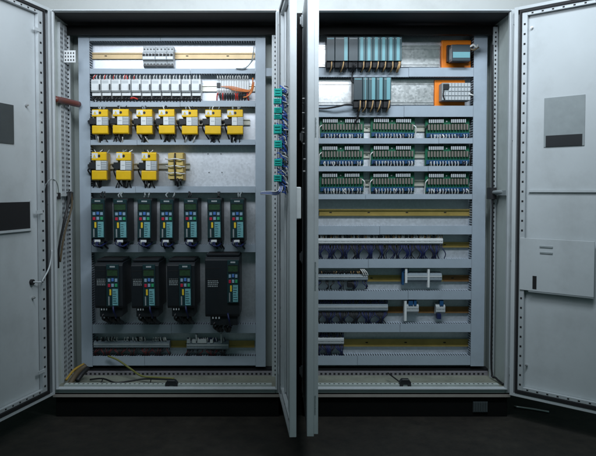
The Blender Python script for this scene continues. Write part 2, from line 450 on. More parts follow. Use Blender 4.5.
def hinge(par, x, y, z, name='hinge'):
    b = MB(); b.cyl((x, y, z), 0.008, 0.055, 'z', n=12); b.box(x-0.014, x+0.014, y+0.002, y+0.010, z+0.008, z+0.047)
    b.cyl((x,y,z-0.006),0.005,0.006,'z',n=10)
    b.build(name, 'paint', par)

# left cabinet, left leaf  (local +x away from the hinge; inside faces right)
def door_px(hx, hy, ang, px, s_hint=0.3):
    """door-local x of the vertical line seen at photo column px"""
    dx, dy = math.cos(ang), math.sin(ang)
    a = (px-PCX)/F
    # (hx + s dx) = a*t, with depth t*ct ~ (hy + s dy + DIST)
    k = a/ct
    return (k*(hy+DIST) - hx)/(dx - k*dy)
HZ = [RZ(p, -0.01) for p in (26, 142, 262, 376)]
DZ0, DZ1 = ZB+0.003, ZT-0.003
hxL, hyL = XL0-0.004, -0.020
angL = math.radians(-106)
wL = 0.585
dL = make_door(cabL, hxL, hyL, angL, wL, DZ0, DZ1, HZ, False)
gL=door_px(hxL,hyL,angL,42.0)
door_inner(dL, wL, DZ0, DZ1, False, gap0=gL, strip=door_px(hxL,hyL,angL,37)-gL-0.004)
for z in HZ: hinge(cabL, XL0-0.004, -0.012, z)
def zdoor(d_ang, hx, hy, s, py):
    y = hy + s*math.sin(d_ang)
    return RZ(py, y)
# openings and fittings on the left leaf
s1, s0 = door_px(hxL,hyL,angL,-16), door_px(hxL, hyL, angL, 14.5)
b = LM(False).box(s0, s1, 0.0004, 0.004, zdoor(angL,hxL,hyL,0.27,144), zdoor(angL,hxL,hyL,0.27,105)); b.build('window', 'recess', dL)
s0 = door_px(hxL, hyL, angL, 29)
za, zb = zdoor(angL,hxL,hyL,0.22,229), zdoor(angL,hxL,hyL,0.22,202)
b = LM(False).box(s0, s1, 0.0004, 0.006, za, zb); b.build('display_opening', 'hole', dL)
b = LM(False).box(s0, s1, 0.0004, 0.012, za-0.012, za-0.001).box(s0-0.010,s0-0.001,0.0004,0.008,za-0.012,zb+0.006); b.build('opening_trim', 'pale', dL)
def screw(d, s, z, mir=False, r=0.006):
    b = LM(mir); b.cyl((s, 0.0, z), r, 0.012, 'y'); b.cyl((s,0.012,z), r*0.6, 0.005,'y'); b.build('screw','steel', d)
screw(dL, door_px(hxL,hyL,angL,27), zdoor(angL,hxL,hyL,0.2,104.5))
screw(dL, door_px(hxL,hyL,angL,31), zdoor(angL,hxL,hyL,0.15,298))
b = LM(False); sA = door_px(hxL,hyL,angL,30); zA = zdoor(angL,hxL,hyL,sA,282)
b.cyl((sA,0.0,zA),0.014,0.014,'y'); b.build('cable_grommet','gasket',dL)
b = LM(False); b.tube([(sA,0.012,zA),(sA-0.05,0.03,zA-0.006),(0.10,0.035,zA+0.005),(0.055,0.035,zA+0.05),(0.03,0.034,zA+0.10),(0.022,0.034,zA+0.15)],0.0042)
b.build('door_cable','pale',dL)
b = LM(False); sB = door_px(hxL,hyL,angL,36)
for py in (30, 212, 371):
    z = zdoor(angL,hxL,hyL,sB,py); b.box(sB-0.02,sB+0.03,0.022,0.026,z-0.008,z+0.008)
b.build('frame_bracket','pale',dL)

# left cabinet, right leaf: opened a little past square, its inside facing the viewer's left
hxM, hyM = XL1+0.016, -0.020
wM = 0.585
angM = math.radians(-90 + 4.5)
dM = make_door(cabL, hxM, hyM, angM, wM, DZ0, DZ1, HZ, True, free_rim=0.018)
door_inner(dM, wM, DZ0, DZ1, True, gap0=0.034, free=0.018, strip=0.022, gasket=False, holes=0.2)
b = LM(True).box(0.14, 0.16, 0.004, 0.012, DZ0+0.06, DZ1-0.06).box(0.40, 0.425, 0.004, 0.016, DZ0+0.06, DZ1-0.06)
b.build('stiffening_bar', 'perf', dM)
for z in HZ: hinge(cabL, XL1-0.001, -0.012, z)
b = MB(); yv = hyM - wM*0.95; z0, z1 = RZ(219, yv), RZ(187, yv)
b.box(wM-0.055, wM-0.02, 0.003, 0.024, z0, z1); hd = b.build('door_handle', 'white', dM, bevel=0.004, seg=2)
# right cabinet, left leaf: square to the front, its free edge hides the cabinet's left side
hxN, hyN = XR0+0.004, -0.020
wN = 0.575
angN = math.radians(-90 - 0.3)
dN = make_door(cabR, hxN, hyN, angN, wN, DZ0, DZ1, HZ, False, free_rim=0.02)
door_inner(dN, wN, DZ0, DZ1, False, gap0=0.034, free=0.02, strip=0.022)
b = MB(); b.box(wN-0.006, wN-0.0005, 0.0276, 0.046, DZ0+0.01, DZ1-0.01); b.box(wN-0.03, wN-0.006, 0.040, 0.046, DZ0+0.01, DZ1-0.01)
b.build('lock_rail', 'paint', dN, bevel=0.001)
for z in HZ: hinge(cabR, XR0+0.0, -0.012, z)
# vertical lettering marks on the free edge
for pya, pyb in ((118,137),(262,290),(396,414)):
    b = MB(); yv = hyN-wN; z1, z0 = RZ(pya, yv), RZ(pyb, yv); z = z0
    while z < z1:
        h = rnd.uniform(0.002, 0.005); b.box(wN+0.0002, wN+0.0007, 0.030, 0.030+rnd.uniform(0.004,0.006), z, z+h); z += h+rnd.uniform(0.0015,0.003)
    b.build('edge_lettering', 'grey', dN)
for py in (97,101,111,127,131,144,160,172):  # small steel discs scattered over the outer face of the leaf
    b = MB(); z = RZ(py, -0.3); q = rnd.uniform(0.15,0.35); b.cyl((q, -0.012, z), 0.006, 0.010, 'y'); b.build('steel_disc', 'steel', dN)

# right cabinet, right leaf
hxR, hyR = XR1-0.002, -0.020
angR = math.radians(-42)
wR = 0.50
dR = make_door(cabR, hxR, hyR, angR, wR, DZ0, DZ1, HZ, True, free_rim=0.02)
door_inner(dR, wR, DZ0, DZ1, True, gap0=0.034, free=0.02, strip=0.026)
for z in HZ: hinge(cabR, XR1+0.003, -0.012, z)
def ZR(s, py): return zdoor(angR, hxR, hyR, s, py)
b = LM(True); s0 = door_px(hxR,hyR,angR,522.5); sw = 0.40
b.box(s0, sw, 0.023, 0.0275, ZR(0.1,290), ZR(0.1,238)); b.build('document_pocket', 'paint', dR, bevel=0.001)
b = LM(True); s0 = door_px(hxR,hyR,angR,535.5); s1 = door_px(hxR,hyR,angR,539.5)
b.box(s0, s1, 0.0277, 0.0285, ZR(0.1,288), ZR(0.1,275)); b.build('finger_slot', 'hole', dR)
b = LM(True); b.box(s0-0.02, sw, 0.0277, 0.029, ZR(.1,291.3), ZR(.1,290.2)); b.build('pocket_edge','grey',dR)
b = LM(True); s0 = door_px(hxR,hyR,angR,543)
b.box(s0, sw-0.06, 0.0004, 0.004, ZR(0.17,147), ZR(0.17,98)); b.build('window', 'grey', dR)
b = LM(True); b.box(s0+0.01, sw-0.07, 0.0042, 0.006, ZR(0.15,147), ZR(0.15,136)); b.build('window_shade', 'black', dR)
b = LM(True); b.box(s0-0.004, s0+0.06, 0.0277, 0.031, ZR(.15,247), ZR(.15,245.5)); b.box(s0-0.002, s0+0.06, 0.0277, 0.031, ZR(.15,253), ZR(.15,251.5)); b.build('pocket_slot','grey',dR)
b = LM(True); b.box(door_px(hxR,hyR,angR,529), wR-0.03, 0.004, 0.010, ZR(.1,192.2), ZR(.1,190.4)); b.build('stiffening_bar','pale',dR)
screw(dR, door_px(hxR,hyR,angR,530), ZR(.08,28), True); screw(dR, door_px(hxR,hyR,angR,529), ZR(.08,365), True, 0.005)

# ------------------------------------------------------------------ side-wall fittings
b = MB(); a = P(54,100,0.06); e = P(77,104.5,0.27)
b.tube([(XL0+0.020,0.03,a.z),(XL0+0.026,0.12,(a.z+e.z)/2+0.004),(e.x+0.01,0.27,e.z)],0.017,n=12)
o = b.build('busbar_tube','copper'); tag(o,'short red-brown tube crossing the upper left side wall of the left cabinet','tube')
b = MB(); z = RZ(195,0.1)
b.box(XL0+0.0185, XL0+0.030, 0.02, 0.26, z-0.007, z+0.007); b.box(XL0+0.018,XL0+0.034,0.025,0.06,z-0.022,z+0.012,1); b.box(XL0+0.018,XL0+0.040,0.20,0.25,z-0.03,z+0.015,1)
b.build('support_bar',['paint','gasket'],cabL)
b = MB(); z = RZ(193,0.15)
b.tube([(XR1-0.036,0.24,z),(XR1-0.030,0.12,z+0.006),(XR1-0.008,0.03,z+0.002)],0.011,n=8); b.box(XR1-0.055,XR1-0.02,0.19,0.25,z-0.035,z+0.03,1); b.box(XR1-0.030,XR1-0.004,0.02,0.20,z-0.012,z+0.014)
b.build('support_bar',['grey','gasket'],cabR)
b = MB(); b.tube([P(492.5,45,0.20),P(492.6,150,0.20),P(492,300,0.20),P(491.5,369,0.19),P(496,378,0.15),P(503,384,0.08)],0.006,n=8)
tag(b.build('black_cable','wblk'),'thin black cable running down the right side wall of the right cabinet','cable')
b = MB()
for k,(c,r) in enumerate((('wblk',0.007),('wblk',0.006))):
    pts=[P(69+k*2,192,0.17),P(68+k,202,0.13),P(66-k,216,0.08),P(62,232,0.06),P(58.5,252,0.045),P(58,268,0.05)]
    b.tube(pts,r,0)
b.tube([P(71,193,0.17),P(72,203,0.17),P(70,214,0.15),P(64,236,0.09),P(60,262,0.06)],0.006,1)
tag(b.build('cable_bundle',['wblk','brown']),'black cables drooping from the bar on the left cabinet side wall','cable')
b = MB(); b.tube([P(48,205,-0.05),P(44,196,-0.08),P(46,184,-0.08),P(52,179,-0.03),P(57,183,0.02),P(59,194,0.06)],0.0022)
tag(b.build('earth_wire','grey'),'thin grey wire looping from the left door into the cabinet','wire')

# ------------------------------------------------------------------ row 1 breaker set (left cabinet)
def ord_(k): return ['first','second','third','fourth','fifth','sixth','seventh','eighth','ninth','tenth','eleventh','twelfth'][k]
def breaker_small(pxa, pxb, py0, py1, label, npole):
    yf = 0.275; x0,x1,z0,z1 = R(pxa,py0,pxb,py1,yf); h=z1-z0
    t = thing('circuit_breaker',((x0+x1)/2,YP,z0),label,'circuit breaker','pale breakers alone on the top rail')
    b = MB(); prof=[(0.345,z0),(0.31,z0),(0.295,z0+h*0.28),(yf,z0+h*0.34),(yf,z0+h*0.66),(0.295,z0+h*0.74),(0.300,z1),(0.345,z1)]
    b.prism(prof,x0+0.0006,x1-0.0006,'x'); b.build('housing','pale',t,bevel=0.001)
    w=(x1-x0)/npole
    for k in range(npole):
        xa=x0+w*(k+0.12); xb=x0+w*(k+0.88)
        MB().box(xa,xb,yf-0.004,yf+0.004,z0+h*0.50,z0+h*0.60).box(xa+0.003,xb-0.003,yf-0.014,yf-0.004,z0+h*0.545,z0+h*0.60).build('toggle','black',t)
    b=MB(); bb=MB()
    for k in range(npole):
        xc=x0+w*(k+0.5)
        b.cyl((xc,0.2945,z0+h*0.86),0.0045,0.006,'y',n=10); b.cyl((xc,0.300,z0+h*0.16),0.0045,0.008,'y',n=10)
    b.box(x0+0.002,x1-0.002,0.296,0.306,z0+h*0.04,z0+h*0.13)
    b.build('terminal_screw','black',t)
    MB().box(x0+0.004,x1-0.004,yf-0.0006,yf+0.001,z0+h*0.37,z0+h*0.47).build('rating_plate','white',t)
    return t
breaker_small(142.2,155.0,45.6,66.6,'leftmost pale breaker alone on the top rail, with four black toggles',4)
breaker_small(155.1,166.3,45.6,66.6,'middle pale breaker of the trio on the top rail, with three black toggles',3)
breaker_small(166.4,173.2,45.6,66.6,'narrow pale breaker at the right end of the trio on the top rail',2)

# row 2: eleven three-pole breakers
def row2_unit():
    yf=0.265; x0,x1,z0,z1=R(91.2,78.5,101.0,99.5,yf); h=z1-z0
    t=thing('circuit_breaker',((x0+x1)/2,YP,z0),'x','circuit breaker','white three-pole breakers in the second row')
    x1-=0.0030
    b=MB(); b.prism([(0.345,z0+h*0.06),(0.30,z0+h*0.06),(0.29,z0+h*0.36),(yf,z0+h*0.42),(yf,z0+h*0.93),(0.285,z1),(0.345,z1)],x0,x1,'x'); b.build('housing','white',t,bevel=0.0012)
    b=MB(); b.box(x0+0.002,x1-0.0015,yf+0.010,0.30,z0+h*0.18,z0+h*0.345); b.build('terminal_cover','white',t,bevel=0.001)
    MB().box(x0+0.001,x1-0.001,yf-0.0008,yf+0.004,z0+h*0.36,z0+h*0.39).build('groove','grey',t)
    w=(x1-x0)/3
    b=MB(); 
    b.box(x0+w*2.62,x0+w*2.95,yf-0.010,yf+0.002,z0+h*0.46,z0+h*0.72); b.build('toggle','black',t)
    b=MB()
    for k in range(3):
        xc=x0+w*(k+0.5)
        b.tube([(xc,0.285,z0+h*0.13),(xc+rnd.uniform(-.004,.004),0.272,z0+h*0.04),(xc+rnd.uniform(-.005,.005),0.30,z0-h*0.10)],0.0042,0)
        b.box(xc-w*0.33,xc+w*0.33,0.286,0.30,z0+h*0.05,z0+h*0.17,0)
    b.build('lower_wires','wblk',t)
    b=MB()
    for k in range(3):
        xc=x0+w*(k+0.5)
        b.tube([(xc,0.29,z1-0.004),(xc+rnd.uniform(-.003,.003),0.278,z1+h*0.08),(xc+rnd.uniform(-.004,.004),0.30,z1+h*0.20)],0.0034,k%2)
    b.build('upper_wires',['wwht','pale'],t)
    MB().box(x0+0.004,x0+w*2.3,yf-0.0006,yf+0.001,z0+h*0.76,z0+h*0.90).build('marker_label','pale',t)
    return t
u=row2_unit(); dx=(RX(201.5,89,0.265)-RX(91.2,89,0.265))/11
u['label']='white breaker at the left end of the second row, beside the left duct'
for k in range(1,11):
    lab='%s white breaker from the left end of the second row'%ord_(k) if k<10 else 'white breaker at the right end of its row, beside the short bare rail'
    copy_tree(u,(dx*k,0,0),lab,0.35)
# red tell-tale wires at a few of them
b=MB()
for px in (93,104,113,124,127,133.5):
    p=P(px,77.8,0.27); b.tube([(p.x,0.285,p.z-0.012),(p.x+0.002,0.27,p.z),(p.x+rnd.uniform(-.01,.01),0.30,p.z+0.02)],0.003)
p=P(134,98.5,0.27); b.tube([(p.x-0.02,0.27,p.z),(p.x,0.268,p.z+0.003),(p.x+0.02,0.275,p.z-0.004)],0.004)
tag(b.build('red_wires','wred'),'red wires above the left end of the white breaker row','wire')

# terminal block with orange wires, right end of row 2
yf=0.29; x0,x1,z0,z1=R(216.5,79,249,98,yf); h=z1-z0
t=thing('terminal_strip',((x0+x1)/2,YP,z0),'white terminal strip with orange wires at the right end of the breaker row','terminal strip')
b=MB(); n=13; w=(x1-x0)/n
for k in range(n):
    b.prism([(0.345,z0+h*0.2),(0.305,z0+h*0.2),(yf,z0+h*0.4),(yf,z0+h*0.85),(0.31,z1),(0.345,z1)],x0+w*k+0.0008,x0+w*(k+1)-0.0008,'x')
b.build('terminal_row','white',t)
r=R(216.8,83,220.5,87.5,yf-0.002); MB().rbox(r,yf-0.008,yf-0.001).build('end_marker','black',t)
b=MB()
for k in range(n):
    xc=x0+w*(k+0.5); b.tube([(xc,0.30,z0+h*0.26),(xc+rnd.uniform(-.004,.004),0.278,z0+h*0.12),(xc+rnd.uniform(-.006,.006),0.30,z0-h*0.12)],0.0038,0 if rnd.random()<.78 else 1)
    b.tube([(xc,0.30,z1-0.002),(xc,0.286,z1+h*0.06),(xc+rnd.uniform(-.004,.004),0.30,z1+h*0.18)],0.003,2)
b.build('short_wires',['wblk','wred','wwht'],t)
b=MB()
for k in range(4):
    pz=[P(221+k*4,86.6+k*0.9,yf-0.010),P(232,86.6+k*1.1,yf-0.012),P(242,89+k*0.8,yf-0.014),P(250,90+k*0.3,yf-0.012),P(252.5,85-k,yf),P(253.2-k*.3,78,0.30)]
    b.tube(pz,0.0022)
    pz=[P(243+k,97.5,yf-0.01),P(249,95.5-k*.4,yf-0.014),P(252.8,90-k,yf-0.004),P(254,82,0.30)]
    b.tube(pz,0.0030)
b.build('orange_wires','worg',t)
b=MB(); b.tube([P(239,69,0.28),P(246,67.5,0.275),P(251,62,0.29),P(253,55,0.30),P(254,47,0.31)],0.003); b.tube([P(236,68.5,0.28),P(245,68.3,0.275),P(250,64,0.285),P(254.5,58,0.30)],0.003)
tag(b.build('grey_wires','grey'),'two thin grey wires curling at the right end of the top rail','wire')

# ------------------------------------------------------------------ yellow relays
def yellow_relay(pxa,pxb,py0,py1,label,grp,body='yellow'):
    yf=0.245; x0,x1,z0,z1=R(pxa,py0,pxb,py1,yf); h=z1-z0; w=x1-x0
    t=thing('safety_relay',((x0+x1)/2,YP,z0),label,'relay',grp)
    b=MB(); b.box(x0+0.004,x1-0.004,yf+0.022,0.350,z0+0.004,z1-0.004); b.build('housing','ochre',t,bevel=0.002)
    b=MB(); b.prism([(yf+0.022,z0+h*0.70),(yf+0.002,z0+h*0.70),(yf,z0+h*0.73),(yf,z1-0.006),(yf+0.006,z1),(yf+0.022,z1)],x0,x1,'x'); 
    up=b.build('upper_cover',body,t,bevel=0.0015)
    b=MB(); b.prism([(yf+0.022,z0),(yf+0.006,z0),(yf,z0+0.006),(yf,z0+h*0.33),(yf+0.003,z0+h*0.35),(yf+0.022,z0+h*0.35)],x0,x1,'x'); b.build('lower_cover',body,t,bevel=0.0015)
    MB().box(x0+w*0.02,x0+w*0.42,yf-0.0008,yf+0.001,z0+h*0.78,z0+h*0.96).build('paper_label','white',up)
    MB().prism([(x0+w*0.10,z0+h*0.80),(x0+w*0.30,z0+h*0.80),(x0+w*0.20,z0+h*0.93)],yf-0.0015,yf-0.0009,'y').build('warning_mark','yel_lab',up)
    MB().prism([(x0+w*(0.52+0.08*math.cos(a)),z0+h*(0.86+0.055*math.sin(a))) for a in [i*math.pi/5 for i in range(10)]],yf-0.0015,yf+0.0005,'y').build('knob','black',up)
    MB().box(x0+w*0.30,x0+w*0.64,yf-0.004,yf+0.03,z0+h*0.362,z0+h*0.688).build('relay_body','white',t,bevel=0.001)
    b=MB(); b.box(x0+w*0.66,x1+w*0.02,yf-0.002,yf+0.03,z0+h*0.362,z0+h*0.688)
    for k in range(5):
        zz=z0+h*(0.385+0.06*k); b.box(x0+w*0.67,x1+w*0.015,yf-0.0045,yf-0.0018,zz,zz+h*0.028)
    b.build('ribbed_terminal','pale',t)
    b=MB()
    for k in range(3):
        b.cyl((x0+w*0.42+k*w*0.07,yf-0.0048,z0+h*0.53),0.0022,0.001,'y',n=8)
    b.build('indicator','grey',t)
    b=MB(); b.box(x0-w*0.16,x0+w*0.27,yf-0.003,yf+0.03,z0+h*0.40,z0+h*0.63); 
    b.tube([(x0-w*0.14,yf+0.012,z0+h*0.5),(x0-w*0.30,yf+0.03,z0+h*0.54),(x0-w*0.36,yf+0.07,z0+h*0.50)],0.008)
    b.build('plug','black',t,bevel=0.001)
    b=MB()
    for k in range(2):
        xc=x0+w*(0.42+0.14*k); s=rnd.uniform(-.10,.02)*w
        b.tube([(xc,yf+0.03,z0+0.004),(xc+s*0.4,yf+0.026,z0-h*0.08),(xc+s*1.6,yf+0.05,z0-h*0.24)],0.0055)
    b.build('lower_wires','wblk',t)
    return t
G3='yellow relays in the upper yellow row'; G4='yellow relays in the lower yellow row'
L3=[91.9,112.8,136.6,158.8,181.7,204.7,227.4]
y3=yellow_relay(91.9,107.6,109.3,134.2,'yellow relay at the left end of the upper yellow row, below the white breakers',G3)
for k in range(1,7):
    d=RX(L3[k],121,0.245)-RX(L3[0],121,0.245)
    lab='%s yellow relay from the left in the upper yellow row of seven'%ord_(k) if k<6 else 'yellow relay at the right end of the upper yellow row'
    copy_tree(y3,(d,0,0),lab)
y4=yellow_relay(91.6,106.3,152,180.3,'leftmost yellow relay of the lower yellow row, above the first small drive',G4)
d=RX(115.8,166,0.245)-RX(91.6,166,0.245); copy_tree(y4,(d,0,0),'second yellow relay from the left in the lower yellow row')
d=RX(141.3,166,0.245)-RX(91.6,166,0.245); copy_tree(y4,(d,0,0),'third yellow relay of the lower row, beside the relay with crossing wires')
# the odd one: open cream connectors with crossing wires
yf=0.25; x0,x1,z0,z1=R(167,152.5,184,180.3,yf); h=z1-z0; w=x1-x0
t=thing('safety_relay',((x0+x1)/2,YP,z0),'dull yellow relay with cream connectors and crossing wires, right end of the lower yellow row','relay',G4)
MB().box(x0+0.012,x1-0.004,yf+0.02,0.350,z0,z1).build('housing','ochre',t,bevel=0.002)
for i,xx in enumerate((0.06,0.53)):
    b=MB()
    for k in range(4):
        zz=z0+h*(0.04+0.245*k); b.box(x0+w*xx,x0+w*(xx+0.40),yf,yf+0.0199,zz,zz+h*0.20)
    b.build('connector','cream',t,bevel=0.0015)
b=MB()
for k in range(3):
    zz=z0+h*(0.25+0.25*k)
    b.tube([(x0-w*0.12,yf+0.02,zz+0.004),(x0+w*0.15,yf-0.012,zz),(x0+w*0.5,yf-0.014,zz+0.003),(x0+w*0.85,yf-0.012,zz-0.002),(x0+w*1.02,yf+0.02,zz)],0.0035,1)
b.tube([(x0+w*0.48,yf+0.0,z1-0.005),(x0+w*0.46,yf-0.016,z0+h*0.6),(x0+w*0.5,yf-0.016,z0+h*0.2),(x0+w*0.5,yf-0.005,z0-h*0.18)],0.0045,0)
b.tube([(x0+w*0.62,yf+0.01,z0+0.01),(x0+w*0.62,yf-0.01,z0-h*0.04),(x0+w*0.60,yf+0.02,z0-h*0.2)],0.008,0)
b.tube([(x0+w*0.80,yf+0.01,z0+0.01),(x0+w*0.80,yf-0.01,z0-h*0.04),(x0+w*0.80,yf+0.02,z0-h*0.16)],0.006,0)
b.build('wires',['wblk','wwht'],t)

# ------------------------------------------------------------------ drives
def keypad(t, x0,x1,z0,z1,yf):
    """operator panel: display, six keys, yellow tag, teal label"""
    w=x1-x0; h=z1-z0
    pn=MB().box(x0,x1,yf,yf+0.012,z0,z1).build('control_panel','drive_fr',t,bevel=0.002)
    MB().box(x0+w*0.08,x1-w*0.08,yf-0.0012,yf+0.001,z0+h*0.73,z0+h*0.87).build('display','lcd',pn)
    b=MB(); x=x0+w*0.3
    while x<x0+w*0.72: b.box(x,x+w*0.06,yf-0.0008,yf+0.001,z0+h*0.93,z0+h*0.965); x+=w*0.085
    b.build('lettering','pale',pn)
    keys=(('btn_w',0.24,0.625),('btn_b',0.52,0.635),('btn_w',0.80,0.625),('btn_r',0.24,0.50),('btn_w',0.52,0.505),('btn_g',0.80,0.505))
    for mk,a,e in keys:
        MB().box(x0+w*(a-0.10),x0+w*(a+0.10),yf-0.004,yf+0.001,z0+h*(e-0.038),z0+h*(e+0.038)).build('key',mk,pn,bevel=0.001)
    MB().box(x0+w*0.26,x0+w*0.40,yf-0.0010,yf+0.001,z0+h*0.27,z0+h*0.41).build('yellow_tag','yel_lab',pn)
    MB().box(x0+w*0.16,x0+w*0.26,yf-0.0010,yf+0.001,z0+h*0.03,z0+h*0.24).build('side_label','grey',pn)
    tl=MB().box(x0+w*0.50,x0+w*0.94,yf-0.0010,yf+0.001,z0+h*0.03,z0+h*0.42); rg=random.Random(int(x0*1e4))
    for k in range(6): tl.box(x0+w*0.54,x0+w*rg.uniform(0.72,0.90),yf-0.0013,yf-0.0009,z0+h*(0.07+0.055*k),z0+h*(0.085+0.055*k),1)
    tl.build('teal_label',['teal_lab','drive_fr'],pn)
    fr=MB(); fr.box(x0+w*0.05,x1-w*0.05,yf-0.003,yf-0.0002,z0+h*0.875,z0+h*0.89); fr.box(x0+w*0.05,x1-w*0.05,yf-0.003,yf-0.0002,z0+h*0.712,z0+h*0.726)
    fr.box(x0+w*0.05,x0+w*0.08,yf-0.003,yf-0.0002,z0+h*0.726,z0+h*0.875); fr.box(x1-w*0.08,x1-w*0.05,yf-0.003,yf-0.0002,z0+h*0.726,z0+h*0.875); fr.build('display_bezel','black',pn)
    return pn
def small_drive():
    yf=0.20; x0,x1,z0,z1=R(91.2,198.3,104.8,242.5,yf); h=z1-z0; w=x1-x0
    t=thing('motor_drive',((x0+x1)/2,YP,z0),'x','drive','small black drives in the upper drive row')
    b=MB(); b.prism([(YP-0.001,z0+0.004),(yf+0.006,z0+0.004),(yf+0.002,z0+0.012),(yf+0.002,z1-0.012),(yf+0.012,z1),(YP-0.001,z1)],x0-0.001,x1+0.003,'x'); b.build('casing','drive',t,bevel=0.0015)
    b=MB()
    for k in range(7): b.box(x0+w*0.1,x1-w*0.05,yf+0.03+k*0.016,yf+0.038+k*0.016,z1,z1+0.002)
    b.build('top_vent','hole',t)
    keypad(t,x0+w*0.02,x1,z0+h*0.10,z0+h*0.985,yf-0.010)
    MB().box(x0+w*0.22,x0+w*0.66,yf-0.004,yf+0.004,z0+0.002,z0+h*0.065).build('lower_plug','white',t,bevel=0.001)
    b=MB()
    for k in range(2):
        b.tube([(x0+w*(0.40+.1*k),yf,z0+0.005),(x0+w*(0.42+.12*k),yf-0.022,z0-h*0.05),(x0+w*(0.66+.1*k),yf-0.018,z0-h*0.075),(x0+w*(0.92),yf+0.02,z0-h*0.03),(x0+w*0.95,yf+0.06,z0)],0.0035)
    b.build('control_cable','wblue',t)
    return t
ds=small_drive(); ds['label']='small black drive at the left end of the upper drive row'
L5=[91.6,114.0,137.6,160.4,184.2,208.0,231.6]
for k in range(1,7):
    d=RX(L5[k],220,0.2)-RX(L5[0],220,0.2)
    copy_tree(ds,(d,0,0),'%s small black drive from the left in the upper drive row'%ord_(k) if k<6 else 'small black drive at the right end of the upper drive row, beside bare plate')
def big_drive(px0,px1,py0,py1,ppx0,ppx1,ppy0,ppy1,label,yf=0.145):
    x0,x1,z0,z1=R(px0,py0,px1,py1,yf); h=z1-z0; w=x1-x0
    t=thing('motor_drive',((x0+x1)/2,YP,z0),label,'drive','large black drives in the lower drive row')
    b=MB(); b.prism([(YP-0.001,z0),(yf+0.01,z0),(yf+0.002,z0+0.015),(yf+0.002,z1-0.02),(yf+0.02,z1-0.004),(YP-0.001,z1)],x0,x1,'x')
    b.build('casing','drive',t,bevel=0.003,seg=2)
    b=MB(); b.box(x0+0.004,x1-0.004,yf+0.03,YP-0.03,z1,z1+0.012)
    b.build('top_plate','drive',t,bevel=0.002)
    b=MB(); 
    for k in range(9): b.box(x0+0.012,x1-0.012,yf+0.04+k*0.015,yf+0.047+k*0.015,z1+0.0118,z1+0.0128)
    b.build('top_vent','hole',t)
    b=MB()
    for k in range(2):
        zz=z0+h*(0.62+0.18*k); b.box(x0+w*0.02,x0+w*0.42,yf+0.0008,yf+0.003,zz,zz+0.0035)
    b.build('groove','hole',t)
    X0,X1,Z0,Z1=R(ppx0,ppy0,ppx1,ppy1,yf-0.01); keypad(t,X0,X1,Z0,Z1,yf-0.010)
    b=MB(); xa=x0+w*0.08; zz=z0+h*0.50
    for k in range(4):
        x=xa
        while x<xa+w*0.30:
            l=rnd.uniform(0.004,0.012); b.box(x,min(x+l,xa+w*0.31),yf+0.0008,yf+0.003,zz+k*0.010,zz+k*0.010+0.0055); x+=l+0.003
    b.build('lettering','grey',t)
    b=MB(); b.box(x0+w*0.14,x1-w*0.06,yf+0.02,YP-0.06,z0-0.050,z0-0.0005); b.build('cable_clamp_box','drive',t,bevel=0.003)
    b=MB()
    for k in range(3): b.box(x0+w*(0.20+0.09*k),x0+w*(0.24+0.09*k),yf+0.012,yf+0.03,z0-0.012,z0-0.0008)
    b.build('terminal_pin','pale',t)
    b=MB()
    for k in range(4):
        xx=x0+w*(0.35+0.13*k); b.tube([(xx,yf+0.05,z0-0.045),(xx+rnd.uniform(-.01,.01),yf+0.045,z0-0.070),(xx+rnd.uniform(-.02,.02),yf+0.13,z0-0.105)],0.011,0)
    b.tube([(x0+w*0.66,yf,z0+0.02),(x0+w*0.70,yf-0.018,z0-0.01),(x0+w*0.72,yf+0.02,z0-0.05),(x0+w*0.70,yf+0.10,z0-0.085)],0.005,1)
    b.tube([(x0+w*0.28,yf+0.03,z0-0.03),(x0+w*0.24,yf+0.02,z0-0.06),(x0+w*0.30,yf+0.12,z0-0.10)],0.006,0)
    b.build('power_cable',['wblk','wblue'],t)
    return t
b1=big_drive(94.5,122.5,262,308.5,106.2,118.6,264.5,306.5,'large black drive at the left end of the lower drive row')
d=RX(131.8,285,0.145)-RX(94.5,285,0.145); copy_tree(b1,(d,0,0),'second large black drive from the left in the lower drive row')
d=RX(167.8,285,0.145)-RX(94.5,285,0.145); copy_tree(b1,(d,0,0),'third large black drive from the left, beside the tallest drive')
big_drive(205,239.5,256.5,317,227.2,238.6,260,303,'tallest and widest black drive, right end of the lower drive row',0.135)

